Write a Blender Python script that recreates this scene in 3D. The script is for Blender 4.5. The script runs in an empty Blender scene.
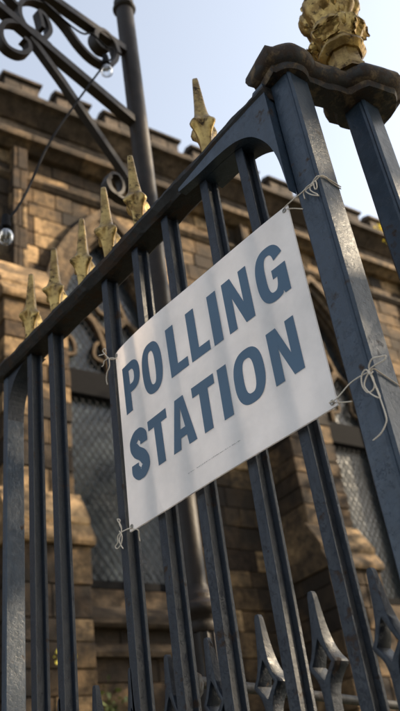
import bpy, bmesh, math, random
from mathutils import Vector, Matrix, noise
random.seed(7)
C = bpy.context.scene.collection
R_ = math.radians
EYE = 1.35                                   # height of the camera above the ground
# ------------------------------------------------------------------ camera frame
# world: X along the railing (towards its gate pier), Y through it, Z up.  Camera at (0,0,EYE)
CX = Vector((0.62255247, 0.77243317, -0.12560027))      # camera right
CY = Vector((0.48499995, -0.25486583, 0.83655153))      # camera up
CZ = Vector((0.61416893, -0.58171334, -0.53329740))     # camera back
FPX = 794.0
def ray(x, y):
    v = Vector((x - 200.0, -(y - 355.5), -FPX))
    return (CX * v.x + CY * v.y + CZ * v.z).normalized()
def onY(x, y, Y):                            # point of a sight line on the plane Y = const (heights relative to the eye)
    r = ray(x, y); return r * (Y / r.y)
def onX(x, y, X):
    r = ray(x, y); return r * (X / r.x)

# ------------------------------------------------------------------ scene helpers
ROOTM = {}
def thing(name, label, cat, loc=(0, 0, 0), M=None, group=None):
    o = bpy.data.objects.new(name, None); C.objects.link(o)
    m = M if M is not None else Matrix.Translation(Vector(loc))
    o.matrix_world = m; ROOTM[o.name] = m.copy()
    o['label'] = label; o['category'] = cat
    if group: o['group'] = group
    o.empty_display_size = .1
    return o
def tag(o, label=None, cat=None, group=None, kind=None):
    if label: o['label'] = label
    if cat: o['category'] = cat
    if group: o['group'] = group
    if kind: o['kind'] = kind
    return o
def obj(name, bm, mat, parent=None, frame=None, smooth=False, origin=None, auto=None):
    """bm verts are in `frame` (default world axes) with heights relative to the eye"""
    F = frame if frame is not None else Matrix.Identity(4)
    T = Matrix.Translation((0, 0, EYE)) @ F
    if parent is not None: P = ROOTM[parent.name]
    elif origin is not None: P = Matrix.Translation(Vector(origin))
    else: P = Matrix.Identity(4)
    M = P.inverted() @ T
    bmesh.ops.transform(bm, matrix=M, verts=bm.verts)
    me = bpy.data.meshes.new(name); bm.to_mesh(me); bm.free()
    for m in (mat if isinstance(mat, (list, tuple)) else [mat]): me.materials.append(m)
    if smooth:
        for p in me.polygons: p.use_smooth = True
    o = bpy.data.objects.new(name, me); C.objects.link(o)
    if parent is not None:
        o.parent = parent; ROOTM[o.name] = P.copy()
    else:
        o.matrix_world = P; ROOTM[o.name] = P.copy()
    if smooth and auto:
        try:
            me.set_sharp_from_angle(angle=R_(auto))
        except Exception: pass
    return o
def sub(name, bm, mat, parent, **k):         # sub-part of a part that has an identity local matrix
    return obj(name, bm, mat, parent, **k)
def BM(): return bmesh.new()
def box(bm, x0, x1, y0, y1, z0, z1):
    v = [bm.verts.new(p) for p in ((x0,y0,z0),(x1,y0,z0),(x1,y1,z0),(x0,y1,z0),(x0,y0,z1),(x1,y0,z1),(x1,y1,z1),(x0,y1,z1))]
    fs = [bm.faces.new([v[i] for i in q]) for q in ((0,3,2,1),(4,5,6,7),(0,1,5,4),(1,2,6,5),(2,3,7,6),(3,0,4,7))]
    return fs
def cbox(bm, x0, x1, y0, y1, z0, z1, c, lay=None, tone=0.5):
    """box with chamfered edges"""
    X = (x0, x1); Y = (y0, y1); Z = (z0, z1); V = {}
    for i in (0, 1):
        for j in (0, 1):
            for k in (0, 1):
                sx = 1 - 2*i; sy = 1 - 2*j; sz = 1 - 2*k
                V[i,j,k,0] = bm.verts.new((X[i], Y[j]+sy*c, Z[k]+sz*c))
                V[i,j,k,1] = bm.verts.new((X[i]+sx*c, Y[j], Z[k]+sz*c))
                V[i,j,k,2] = bm.verts.new((X[i]+sx*c, Y[j]+sy*c, Z[k]))
    fs = []
    def F(*q): fs.append(bm.faces.new([V[a] for a in q]))
    for i in (0, 1):
        F((i,0,0,0),(i,1,0,0),(i,1,1,0),(i,0,1,0)); F((0,i,0,1),(1,i,0,1),(1,i,1,1),(0,i,1,1)); F((0,0,i,2),(1,0,i,2),(1,1,i,2),(0,1,i,2))
    for i in (0, 1):
        for j in (0, 1):
            F((i,j,0,0),(i,j,1,0),(i,j,1,1),(i,j,0,1)); F((i,0,j,0),(i,1,j,0),(i,1,j,2),(i,0,j,2)); F((0,i,j,1),(1,i,j,1),(1,i,j,2),(0,i,j,2))
            for k in (0, 1): F((i,j,k,0),(i,j,k,1),(i,j,k,2))
    if lay is not None:
        for f in fs:
            for l in f.loops: l[lay] = (tone, tone, tone, 1)
    return fs
def prism(bm, poly, fn, a, b, caps=True):
    """poly: 2-D outline; fn(u, v, t) -> 3-D; swept from t=a to t=b"""
    A = [bm.verts.new(fn(u, v, a)) for u, v in poly]; B = [bm.verts.new(fn(u, v, b)) for u, v in poly]
    n = len(poly); fs = []
    for i in range(n): fs.append(bm.faces.new((A[i], A[(i+1)%n], B[(i+1)%n], B[i])))
    if caps: fs.append(bm.faces.new(A[::-1])); fs.append(bm.faces.new(B))
    return fs
def catmull(P, n=6, closed=False):
    P = [Vector(p) for p in P]; out = []
    m = len(P); rng = range(m if closed else m-1)
    for i in rng:
        p0 = P[(i-1) % m] if (closed or i > 0) else P[0]*2 - P[1]
        p1 = P[i]; p2 = P[(i+1) % m]
        p3 = P[(i+2) % m] if (closed or i+2 < m) else P[-1]*2 - P[-2]
        for k in range(n):
            t = k/n; out.append(.5*((2*p1) + (p2-p0)*t + (2*p0-5*p1+4*p2-p3)*t*t + (3*p1-p0-3*p2+p3)*t**3))
    if not closed: out.append(P[-1])
    return out
def tube(bm, path, rad, seg=8, side=None, prof=None, cap=True):
    """sweep a circle (or a 2-D outline prof, in side/up units) along a path; side = fixed reference direction"""
    path = [Vector(p) for p in path]; rings = []; n = len(path); ref = Vector(side) if side is not None else None
    prev = None
    for i, p in enumerate(path):
        t = (path[min(i+1, n-1)] - path[max(i-1, 0)])
        if t.length < 1e-9: t = Vector((0, 0, 1))
        t.normalize()
        if ref is not None: a = (ref - t*ref.dot(t))
        elif prev is not None: a = prev - t*prev.dot(t)
        else:
            a = t.orthogonal()
        if a.length < 1e-6: a = t.orthogonal()
        a.normalize(); prev = a; b = t.cross(a)
        r = rad[i] if isinstance(rad, (list, tuple)) else rad
        if prof: ring = [bm.verts.new(p + a*u*r + b*v*r) for u, v in prof]
        else: ring = [bm.verts.new(p + a*math.cos(2*math.pi*k/seg)*r + b*math.sin(2*math.pi*k/seg)*r) for k in range(seg)]
        rings.append(ring)
    m = len(rings[0])
    for i in range(n-1):
        for k in range(m): bm.faces.new((rings[i][k], rings[i][(k+1)%m], rings[i+1][(k+1)%m], rings[i+1][k]))
    if cap: bm.faces.new(rings[0][::-1]); bm.faces.new(rings[-1])
def lathe(bm, cx, cy, prof, seg=24, shape=None, lean=(0, 0)):
    """prof: (z, r); shape(theta, z) multiplies the radius"""
    rings = []; z0 = prof[0][0]
    for z, r in prof:
        ring = []
        for k in range(seg):
            th = 2*math.pi*k/seg; m = shape(th, z) if shape else 1
            ring.append(bm.verts.new((cx + lean[0]*(z-z0) + math.cos(th)*r*m, cy + lean[1]*(z-z0) + math.sin(th)*r*m, z)))
        rings.append(ring)
    for i in range(len(rings)-1):
        for k in range(seg): bm.faces.new((rings[i][k], rings[i][(k+1)%seg], rings[i+1][(k+1)%seg], rings[i+1][k]))
    bm.faces.new(rings[0][::-1]); bm.faces.new(rings[-1])
def interp(tab, x):
    if x <= tab[0][0]: return tab[0][1]
    for (a, p), (b, q) in zip(tab, tab[1:]):
        if x <= b: return p + (q-p)*(x-a)/(b-a)
    return tab[-1][1]

# ------------------------------------------------------------------ materials
def newmat(name):
    m = bpy.data.materials.new(name); m.use_nodes = True; nt = m.node_tree
    for n in list(nt.nodes): nt.nodes.remove(n)
    return m, nt, nt.nodes.new('ShaderNodeOutputMaterial'), nt.nodes.new('ShaderNodeBsdfPrincipled')
class NT:
    def __init__(s, nt): s.nt = nt
    def n(s, t, **k):
        x = s.nt.nodes.new(t)
        for a, b in k.items():
            if a in x.inputs.keys() if isinstance(a, str) else False: x.inputs[a].default_value = b
            else: setattr(x, a, b)
        return x
    def l(s, a, b): s.nt.links.new(a, b)
    def noise(s, co, scale, detail=4, rough=.55, dist=0):
        x = s.nt.nodes.new('ShaderNodeTexNoise'); x.inputs['Scale'].default_value = scale; x.inputs['Detail'].default_value = detail
        x.inputs['Roughness'].default_value = rough; x.inputs['Distortion'].default_value = dist; s.l(co, x.inputs['Vector']); return x.outputs['Fac']
    def ramp(s, fac, stops, interp='LINEAR'):
        x = s.nt.nodes.new('ShaderNodeValToRGB'); x.color_ramp.interpolation = interp
        e = x.color_ramp.elements
        while len(e) < len(stops): e.new(.5)
        for el, (p, c) in zip(e, stops): el.position = p; el.color = (c[0], c[1], c[2], 1) if isinstance(c, (tuple, list)) else (c, c, c, 1)
        s.l(fac, x.inputs['Fac']); return x.outputs['Color']
    def mix(s, fac, a, b, mode='MIX'):
        x = s.nt.nodes.new('ShaderNodeMix'); x.data_type = 'RGBA'; x.blend_type = mode
        if isinstance(fac, (int, float)): x.inputs[0].default_value = fac
        else: s.l(fac, x.inputs[0])
        for v, i in ((a, 6), (b, 7)):
            if isinstance(v, (tuple, list)): x.inputs[i].default_value = (*v, 1)
            else: s.l(v, x.inputs[i])
        return x.outputs[2]
    def bump(s, h, strength, dist, normal=None):
        x = s.nt.nodes.new('ShaderNodeBump'); x.inputs['Strength'].default_value = strength; x.inputs['Distance'].default_value = dist
        s.l(h, x.inputs['Height'])
        if normal: s.l(normal, x.inputs['Normal'])
        return x.outputs['Normal']
    def math(s, op, a, b):
        x = s.nt.nodes.new('ShaderNodeMath'); x.operation = op
        for v, i in ((a, 0), (b, 1)):
            if isinstance(v, (int, float)): x.inputs[i].default_value = v
            else: s.l(v, x.inputs[i])
        return x.outputs[0]
    def co(s, kind='Object'): return s.nt.nodes.new('ShaderNodeTexCoord').outputs[kind]
    def mapping(s, co, scale):
        x = s.nt.nodes.new('ShaderNodeMapping'); x.inputs['Scale'].default_value = scale; s.l(co, x.inputs['Vector']); return x.outputs[0]

def iron(name, base, rust=.5, rough=.42, scale=1.0, lichen=False, spec=.42):
    m, nt, out, p = newmat(name); q = NT(nt); co = q.co()
    n1 = q.noise(co, 11*scale, 6, .62); n2 = q.noise(co, 60*scale, 4, .55); n3 = q.noise(q.mapping(co, (1, 1, .25)), 38*scale, 4, .6)
    c = q.mix(q.ramp(n2, [(.35, 0), (.7, 1)]), tuple(b*.80 for b in base), tuple(b*1.2 for b in base))
    spots = q.ramp(q.math('ADD', q.math('MULTIPLY', n1, .6), q.math('MULTIPLY', n2, .4)), [(.62-.12*rust, 0), (.68-.1*rust, 1)])
    c = q.mix(spots, c, (.030, .017, .010))
    if lichen: c = q.mix(q.ramp(q.noise(co, 30, 6, .7), [(.5, 0), (.66, 1)]), c, (.13, .090, .050))
    q.l(c, p.inputs['Base Color'])
    rg = q.ramp(n3, [(.3, rough-.06), (.7, rough+.12)])
    q.l(q.mix(spots, rg, (.85,)*3), p.inputs['Roughness'])
    vor = nt.nodes.new('ShaderNodeTexVoronoi'); vor.inputs['Scale'].default_value = 90*scale; q.l(co, vor.inputs['Vector'])
    h = q.math('ADD', q.math('MULTIPLY', n2, .6), q.math('ADD', q.math('MULTIPLY', spots, -.35), q.math('MULTIPLY', n3, .35)))
    pit = q.ramp(q.noise(co, 150*scale, 3, .7), [(.36, 0), (.46, 1)])
    chips = q.ramp(q.noise(co, 33*scale, 8, .75), [(.56, 1), (.585, 0)])
    h = q.math('ADD', h, q.math('ADD', q.math('MULTIPLY', pit, .14), q.math('MULTIPLY', chips, .12)))
    nb = q.bump(h, .6, .0024); nb = q.bump(vor.outputs['Distance'], .15, .0012, nb)
    q.l(nb, p.inputs['Normal']); p.inputs['Specular IOR Level'].default_value = spec
    q.l(p.outputs[0], out.inputs[0]); return m
M_iron = iron('blue black railing paint', (.007, .011, .019), .35, .42, spec=.32)
M_post = iron('gate post paint', (.018, .030, .048), .30, .38, .8)
M_rail = iron('weathered rail paint', (.010, .009, .009), .95, .6, 1.2, spec=.3)
M_cap = iron('rusty cap iron', (.014, .012, .011), 1.2, .58, 1.0, lichen=True)
M_lamp = iron("brown grey lamp post paint", (.015, .010, .007), .3, .5, .35, spec=.2)

def gold_mat():
    m, nt, out, p = newmat('worn gilding'); q = NT(nt); co = q.co()
    n1 = q.noise(co, 26, 6, .65); n2 = q.noise(co, 110, 4, .6)
    c = q.mix(q.ramp(n1, [(.38, 0), (.62, 1)]), (.17, .10, .030), (.42, .285, .095))
    d = q.ramp(q.noise(co, 48, 6, .7), [(.54, 0), (.66, 1)])
    c = q.mix(d, c, (.05, .03, .015))
    q.l(c, p.inputs['Base Color']); p.inputs['Metallic'].default_value = .7
    q.l(q.mix(d, (.36,)*3, (.85,)*3), p.inputs['Roughness'])
    q.l(q.bump(q.math('ADD', n1, q.math('MULTIPLY', n2, .5)), .6, .003), p.inputs['Normal'])
    q.l(p.outputs[0], out.inputs[0]); return m
M_gold = gold_mat()

def stone_mat(name, tones, soot=.5, scale=1.0):
    m, nt, out, p = newmat(name); q = NT(nt); co = q.co()
    at = nt.nodes.new('ShaderNodeAttribute'); at.attribute_name = 'tone'
    c = q.ramp(at.outputs['Fac'], tones)
    n1 = q.noise(co, .9*scale, 8, .65, .6); n2 = q.noise(q.mapping(co, (1, 1, 1.15)), 6*scale, 8, .72); n3 = q.noise(co, 38*scale, 5, .7)
    c = q.mix(q.ramp(n2, [(.32, .55), (.66, 1.25)]), (0, 0, 0), c)
    c = q.mix(.85, c, q.ramp(n2, [(.34, .38), (.66, 1.5)]), 'MULTIPLY')
    c = q.mix(q.math('MULTIPLY', q.ramp(n1, [(.42, 0), (.56, 1)]), soot), c, (.022, .018, .015))
    c = q.mix(.5, c, q.ramp(n3, [(.3, .6), (.75, 1.3)]), 'MULTIPLY')
    q.l(c, p.inputs['Base Color']); p.inputs['Roughness'].default_value = .92; p.inputs['Specular IOR Level'].default_value = .25
    h = q.math('ADD', q.math('MULTIPLY', n2, .7), q.math('MULTIPLY', n3, .3))
    q.l(q.bump(h, .9, .05), p.inputs['Normal']); q.l(p.outputs[0], out.inputs[0]); return m
TONES = [(0, (.026, .017, .011)), (.35, (.072, .045, .024)), (.7, (.145, .092, .046)), (1, (.38, .25, .13))]  # top stop kept bright to colour the set-off slabs as sunlit
M_stone = stone_mat('warm sooty sandstone blocks', TONES, .75)
M_trim = stone_mat('dressed sandstone mouldings', [(0, (.055, .038, .024)), (1, (.17, .115, .065))], .6)
M_mortar = stone_mat('mortar bed', [(0, (.08, .058, .038)), (1, (.16, .115, .075))], .3)
M_parapet = stone_mat('soot dark parapet stone', [(0, (.05, .038, .028)), (.6, (.09, .067, .049)), (1, (.14, .105, .075))], .6)

def plain(name, col, rough=.6, spec=.5, metal=0, bump=None):
    m, nt, out, p = newmat(name); q = NT(nt)
    p.inputs['Base Color'].default_value = (*col, 1); p.inputs['Roughness'].default_value = rough; p.inputs['Metallic'].default_value = metal
    p.inputs['Specular IOR Level'].default_value = spec
    n = q.noise(q.co(), bump[0] if bump else 20, 5, .6)
    q.l(q.mix(1.0, (*col,), q.ramp(n, [(.3, .8), (.7, 1.15)]), 'MULTIPLY'), p.inputs['Base Color'])
    if bump: q.l(q.bump(n, bump[1], bump[2]), p.inputs['Normal'])
    q.l(p.outputs[0], out.inputs[0]); return m
M_lead = plain('dark lead and wire', (.015, .016, .018), .85, .2)
M_timber = plain('dark painted timber', (.008, .008, .009), .9, .05)
M_roof = plain('grey slate roof', (.12, .12, .13), .8, .3, 0, (3, .5, .02))
M_cotton = plain('cotton string', (.62, .54, .45), .9, .2, 0, (900, .5, .0006))
M_rubber = plain('black rubber cable', (.012, .012, .014), .9, .1)
M_filament = plain('dull metal', (.25, .23, .2), .4, .5, .8)
def glass_pane():
    m, nt, out, p = newmat('old window glass'); q = NT(nt); co = q.co()
    n = q.noise(co, 6, 3, .5)
    q.l(q.mix(q.ramp(q.noise(co, 1.4, 4, .6), [(.35, 0), (.65, 1)]), (.006, .008, .010), (.035, .045, .052)), p.inputs['Base Color'])
    p.inputs['Roughness'].default_value = .2; p.inputs['IOR'].default_value = 1.5
    q.l(q.bump(n, .25, .03), p.inputs['Normal']); q.l(p.outputs[0], out.inputs[0]); return m
M_pane = glass_pane()
def bulb_glass():
    m, nt, out, p = newmat('clear thin bulb glass'); nt.nodes.remove(p)
    t = nt.nodes.new('ShaderNodeBsdfTransparent'); t.inputs[0].default_value = (.93, .94, .95, 1); g = nt.nodes.new('ShaderNodeBsdfGlossy'); g.inputs['Roughness'].default_value = .05
    f = nt.nodes.new('ShaderNodeLayerWeight'); f.inputs['Blend'].default_value = .35; mx = nt.nodes.new('ShaderNodeMixShader')
    nt.links.new(f.outputs['Facing'], mx.inputs[0]); nt.links.new(t.outputs[0], mx.inputs[1]); nt.links.new(g.outputs[0], mx.inputs[2]); nt.links.new(mx.outputs[0], out.inputs[0]); return m
M_bulb = bulb_glass()
def board_mat(name, col, trans):
    m, nt, out, p = newmat(name); q = NT(nt); co = q.co()
    n = q.noise(co, 7, 7, .68)
    c = q.mix(1.0, col, q.ramp(n, [(.3, .88), (.62, 1.03)]), 'MULTIPLY'); q.l(c, p.inputs['Base Color']); p.inputs['Roughness'].default_value = .38
    q.l(q.bump(q.noise(co, 5, 2, .5), .2, .01), p.inputs['Normal'])
    t = nt.nodes.new('ShaderNodeBsdfTranslucent'); q.l(c, t.inputs['Color'])
    mx = nt.nodes.new('ShaderNodeMixShader'); mx.inputs[0].default_value = trans; q.l(p.outputs[0], mx.inputs[1]); q.l(t.outputs[0], mx.inputs[2])
    q.l(mx.outputs[0], out.inputs[0]); return m
M_board = board_mat('white plastic board', (.90, .85, .825), .44)
M_ink = board_mat('blue printing ink', (.036, .088, .150), .10)
M_small = board_mat('grey small print', (.12, .12, .13), .1)
def leaf_mat(name, a, b):
    m, nt, out, p = newmat(name); q = NT(nt)
    g = nt.nodes.new('ShaderNodeNewGeometry')
    c = q.ramp(g.outputs['Random Per Island'], [(0, a), (1, b)]); q.l(c, p.inputs['Base Color']); p.inputs['Roughness'].default_value = .6
    t = nt.nodes.new('ShaderNodeBsdfTranslucent'); q.l(c, t.inputs['Color'])
    mx = nt.nodes.new('ShaderNodeMixShader'); mx.inputs[0].default_value = .35; q.l(p.outputs[0], mx.inputs[1]); q.l(t.outputs[0], mx.inputs[2])
    q.l(mx.outputs[0], out.inputs[0]); return m
M_ivy = leaf_mat('ivy leaves', (.03, .05, .012), (.09, .12, .03))
M_yleaf = leaf_mat('yellow autumn leaves', (.62, .48, .03), (.85, .72, .10))
M_tleaf = leaf_mat('tree leaves', (.03, .055, .015), (.08, .11, .03))
M_bark = plain('tree bark', (.10, .075, .055), .9, .2, 0, (12, .8, .03))
def ground_mat():
    m, nt, out, p = newmat('gravel and grass'); q = NT(nt); co = q.co()
    c = q.mix(q.ramp(q.noise(co, .35, 6, .6), [(.45, 0), (.55, 1)]), (.05, .07, .025), (.19, .17, .14))
    c = q.mix(.6, c, q.ramp(q.noise(co, 30, 4, .7), [(.3, .6), (.7, 1.3)]), 'MULTIPLY')
    q.l(c, p.inputs['Base Color']); p.inputs['Roughness'].default_value = .95
    q.l(q.bump(q.noise(co, 25, 5, .7), .6, .02), p.inputs['Normal']); q.l(p.outputs[0], out.inputs[0]); return m
M_ground = ground_mat()
M_pave = stone_mat('york stone paving', [(0, (.2, .18, .15)), (1, (.34, .3, .25))], .3)

# ------------------------------------------------------------------ ground and pavement
bm = BM(); v = [bm.verts.new((x, y, -EYE)) for x, y in ((-400, -400), (400, -400), (400, 400), (-400, 400))]; bm.faces.new(v)
tag(obj('ground', bm, M_ground), kind='structure')
bm = BM(); lay = bm.loops.layers.float_color.new('tone')
for i in range(-6, 8):
    for j in range(-4, 2):
        cbox(bm, i*.62+.004-.9, i*.62+.616-.9, j*.62+.004+.3, j*.62+.616+.3, -EYE-.05, -EYE+.03+random.uniform(-.002, .002), .006, lay, random.random())
tag(obj('pavement', bm, M_pave), kind='structure')

# ------------------------------------------------------------------ THE IRON RAILING
RAIL = thing('iron_railing', 'blue-black iron railing with gilded spear tips that carries the white polling sign', 'railing', (-1.3, 1.02, 0))
STAR_N = 32
def star(th, z=0, k=.46):                    # four-finned concave section, fins along X and Y
    a = abs(math.cos(2*th)); return k + (1-k)*a**2.2
# bars: an H-like section, wide towards the street and narrow behind
BAR = [(-.0114, 0), (.0114, 0), (.0125, .0010), (.0125, .0032), (.0060, .0062), (.0046, .0090), (.0044, .0270), (.0112, .0300), (.0125, .0312), (.0125, .0375), (.0115, .0385), (-.0115, .0385), (-.0125, .0375), (-.0125, .0312), (-.0112, .0300), (-.0044, .0270), (-.0046, .0090), (-.0060, .0062), (-.0125, .0032), (-.0125, .0010)]
BARX = [-1.800, -1.675, -1.389, -1.246, -1.115, -.959, -.832]
for x in BARX:
    bm = BM(); dx = random.uniform(-.003, .003)
    prism(bm, BAR, lambda u, v, t, x=x, dx=dx: (x+u+dx*(t-.7)+(.014*(1.38-t) if x > -.84 else 0), 1.0+v, t), -1.20, 1.354 + .03*max(0, min(1, (x+1.35)/.6)))
    obj('bar', bm, M_iron, RAIL)
# broken-off bar: only its stump survives on the lower rail
bm = BM(); prism(bm, BAR, lambda u, v, t: (-1.532+u, 1.0+v, t), -1.20, -.02); obj('bar', bm, M_iron, RAIL)
# top rail: ridged handrail section with a rib beneath
RS = [(.984, 1.358), (.990, 1.352), (1.046, 1.352), (1.054, 1.358), (1.060, 1.373), (1.060, 1.384), (1.036, 1.392), (1.000, 1.392), (.973, 1.385), (.972, 1.374)]
bm = BM(); N = 110; rings = []
for i in range(N+1):
    x = -1.985 + (1.985-.70)*i/N
    ring = []; up = .030*max(0, min(1, (x+1.35)/.6))
    for k, (y, z) in enumerate(RS):
        w = noise.noise(Vector((x*16, k*1.3, 3))) * .0028 + noise.noise(Vector((x*60, k*2.1, 9)))*.0012
        ring.append(bm.verts.new((x, y + (w if y > 1.02 else -w), z + up + (abs(w)*-1.0 if z < 1.365 else w))))
    rings.append(ring)
for i in range(N):
    for k in range(len(RS)): bm.faces.new((rings[i][k], rings[i+1][k], rings[i+1][(k+1)%len(RS)], rings[i][(k+1)%len(RS)]))
bm.faces.new(rings[0]); bm.faces.new(rings[-1][::-1])
rail = obj('top_rail', bm, M_rail, RAIL)
for nm, z, y0, y1 in (('lower_rail', -.02, .970, 1.042), ('bottom_rail', -1.22, .994, 1.042)):
    bm = BM(); cbox(bm, -1.945, -.70, y0, y1, z-.022, z+.022, .004); obj(nm, bm, M_rail, RAIL)
# end stile with its curved bracket
bm = BM(); cbox(bm, -1.966, -1.942, 1.0, 1.058, -EYE, 1.352, .003); obj('stile', bm, M_post, RAIL)
def arc_bracket(X0, z0, X1, z1, side, p=1.0, n=16):
    """spandrel in the corner between an upright (x = X0) and the rail (z = z1): concave quarter curve from (X0,z0) to (X1,z1)"""
    pts = [(X0, z1)]
    for i in range(n+1):
        a = math.pi/2*i/n
        pts.append((X1 + (X0-X1)*math.cos(a)**p, z0 + (z1-z0)*math.sin(a)**p))
    return pts
bm = BM(); prism(bm, arc_bracket(-1.942, 1.20, -1.80, 1.353, 1, .9), lambda u, v, t: (u, t, v), 1.003, 1.058)
obj('bracket', bm, M_iron, RAIL)
bm = BM()
GUS = catmull([(-1.02, 1.362, 0), (-.95, 1.356, 0), (-.88, 1.354, 0), (-.82, 1.345, 0), (-.775, 1.322, 0), (-.745, 1.287, 0), (-.724, 1.245, 0), (-.711, 1.19, 0), (-.704, 1.10, 0)], 4)
GUS = [(p.x, p.y) for p in GUS] + [(-.704, 1.428), (-.735, 1.426), (-.748, 1.400), (-.86, 1.393), (-1.02, 1.372)]
prism(bm, GUS, lambda u, v, t: (u, t, v), .9765, .999)
bm.faces.ensure_lookup_table()
prism(bm, GUS[4:-3], lambda u, v, t: (u, t, v), 1.0, 1.056)
obj('bracket', bm, M_post, RAIL)
# gilded spear finials on the rail
FIN = [(1.380, .0195), (1.405, .0175), (1.44, .0175), (1.465, .020), (1.485, .0255), (1.500, .033), (1.511, .0415), (1.518, .0435), (1.524, .040), (1.531, .031), (1.541, .0245), (1.556, .0205), (1.58, .0175), (1.62, .0145), (1.655, .012), (1.680, .0102), (1.690, .0085), (1.694, .004)]
def finial(x, zt, k):
    bm = BM(); rnd = random.Random(k); lx = rnd.uniform(-.02, .02); ly = rnd.uniform(-.02, .02)
    def shp(th, z):
        barb = math.exp(-((z-1.514)/.020)**2)
        s = star(th, 0, .80 - .34*barb)
        return s*(1 + .07*barb*math.sin(8*th+k) + .05*noise.noise(Vector((math.cos(th)*2, math.sin(th)*2, z*40+k))))
    lathe(bm, x, 1.02, [(1.386+(z-1.386)*zt, r) for z, r in FIN], 48, lambda th, z: shp(th, 1.386+(z-1.386)/zt), (lx, ly))
    for v in bm.verts:
        th = math.atan2(v.co.y-1.02, v.co.x-x); b = math.exp(-((v.co.z-1.516)/.018)**2)
        v.co.z += b*(.010 - .020*abs(math.cos(2*th))**2 + .006*noise.noise(Vector((th, k, 0))))
    bmesh.ops.translate(bm, verts=bm.verts, vec=(0, 0, .03*max(0, min(1, (x+1.35)/.6))))
    return obj('finial', bm, M_gold, RAIL, smooth=True, auto=50)
for k, (x, zt) in enumerate(((-1.826, .98), (-1.672, .995), (-1.518, .98), (-1.378, 1.04), (-1.232, 1.01), (-.944, 1.05))): finial(x, zt, k)
def cut_plate(conts, y0, y1, bev):
    """a plate cut to an outline with holes (x, z), extruded from y0 to y1 with eased edges"""
    cu = bpy.data.curves.new('tmp', 'CURVE'); cu.dimensions = '2D'; cu.fill_mode = 'BOTH'; cu.extrude = ((y1-y0)/2-bev)*10; cu.bevel_depth = bev*10; cu.bevel_resolution = 1; cu.offset = -bev*10
    for cont in conts:
        sp = cu.splines.new('POLY'); sp.points.add(len(cont)-1); sp.use_cyclic_u = True
        for k, (u, v) in enumerate(cont): sp.points[k].co = (u*10, v*10, 0, 1)
    ob = bpy.data.objects.new('tmp', cu); C.objects.link(ob); me = bpy.data.meshes.new_from_object(ob); bpy.data.objects.remove(ob); bpy.data.curves.remove(cu)
    bm = BM(); bm.from_mesh(me); bpy.data.meshes.remove(me)
    for v in bm.verts: v.co = (v.co.x/10, (y0+y1)/2 - v.co.z/10, v.co.y/10)
    bmesh.ops.remove_doubles(bm, verts=bm.verts, dist=1e-5); bmesh.ops.recalc_face_normals(bm, faces=bm.faces); return bm
def spear(x, k):
    rr = random.Random(k); dz = rr.uniform(-.003, .003); ln = rr.uniform(-.02, .05)
    half = [(.0085, -.02), (.0085, .12), (.0082, .17), (.0090, .192), (.0125, .208), (.0200, .221), (.0290, .2335), (.0215, .246), (.0150, .262), (.0112, .282), (.0088, .306), (.0072, .330), (.0062, .342), (.0035, .3485)]
    inner = [(0, .2095), (.0070, .219), (.0205, .2345), (.0125, .2465), (.0060, .2615), (0, .273)]
    f = lambda u, z: (x + u + ln*max(0, z-.2), z + (dz if z > .1 else 0))
    R = catmull([(u, z, 0) for u, z in half[2:]], 3); out = [(u, z) for u, z in half[:2]] + [(p.x, p.y) for p in R]
    cont = [f(u, z) for u, z in out] + [f(-u, z) for u, z in out[::-1]]
    hole = [f(u, z) for u, z in inner] + [f(-u, z) for u, z in inner[-2:0:-1]]
    bm = cut_plate([cont, hole], 1.000, 1.034, .0011)
    for v in bm.verts: v.co.y = 1.0 + (v.co.y-1.0)*interp([(.10, .62), (.19, .70), (.2335, 1.0), (.262, .74), (.30, .50), (.349, .30)], v.co.z)
    return bm
for k, x in enumerate([-1.69, -1.545, -1.41, -1.283, -1.154, -1.018, -.887, -.751]):
    obj('spear_head', spear(x, k), M_iron, RAIL, smooth=True, auto=30)

# ------------------------------------------------------------------ GATE PIER
PIER = thing('gate_pier', 'open iron gate pier of square posts under a lobed rusty cap with gilded crown', 'gate pier', (-.675, 1.17, 0))
def post(x0, x1, y0, y1, z0, z1):
    bm = BM(); g = .0045; c = .005
    # square post, chamfered arrises with a shallow quirk beside each
    P = []
    for (cx, cy, dx, dy) in ((x0, y0, 1, 1), (x1, y0, -1, 1), (x1, y1, -1, -1), (x0, y1, 1, -1)):
        a = [(cx + dx*c, cy), (cx, cy + dy*c)]
        if (dx, dy) in ((-1, 1), (1, -1)): a = [(cx + dx*(c+g*2), cy), (cx + dx*(c+g), cy + dy*.0025), (cx + dx*c, cy), (cx, cy + dy*c)]
        if (dx, dy) in ((-1, 1),): pass
        elif (dx, dy) == (1, 1): a = a[::-1]
        elif (dx, dy) == (1, -1): a = a[::-1] if False else [(cx, cy + dy*c), (cx + dx*c, cy)][::-1][::-1]
        elif (dx, dy) == (-1, -1): a = [(cx, cy + dy*c), (cx + dx*c, cy)]
        P += a
    n = 60; rings = []
    for i in range(n+1):
        z = z0 + (z1-z0)*i/n
        rings.append([bm.verts.new((u + .0012*noise.noise(Vector((u*9, z*7, 1))), w + .0012*noise.noise(Vector((w*9, z*7, 4))), z)) for u, w in P])
    m = len(P)
    for i in range(n):
        for k in range(m): bm.faces.new((rings[i][k], rings[i][(k+1)%m], rings[i+1][(k+1)%m], rings[i+1][k]))
    bm.faces.new(rings[0][::-1]); bm.faces.new(rings[-1])
    return bm
obj('post', post(-.705, -.644, 1.0, 1.066, -EYE+.16, 1.435), M_post, PIER)
obj('post', post(-.662, -.602, 1.202, 1.262, -EYE+.16, 1.435), M_post, PIER)
bm = BM(); cbox(bm, -.76, -.55, .95, 1.32, -EYE, -EYE+.16, .01); obj('plinth', bm, M_cap, PIER)
CA, CB = Vector((-.678, 1.030)), Vector((-.622, 1.240))
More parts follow.
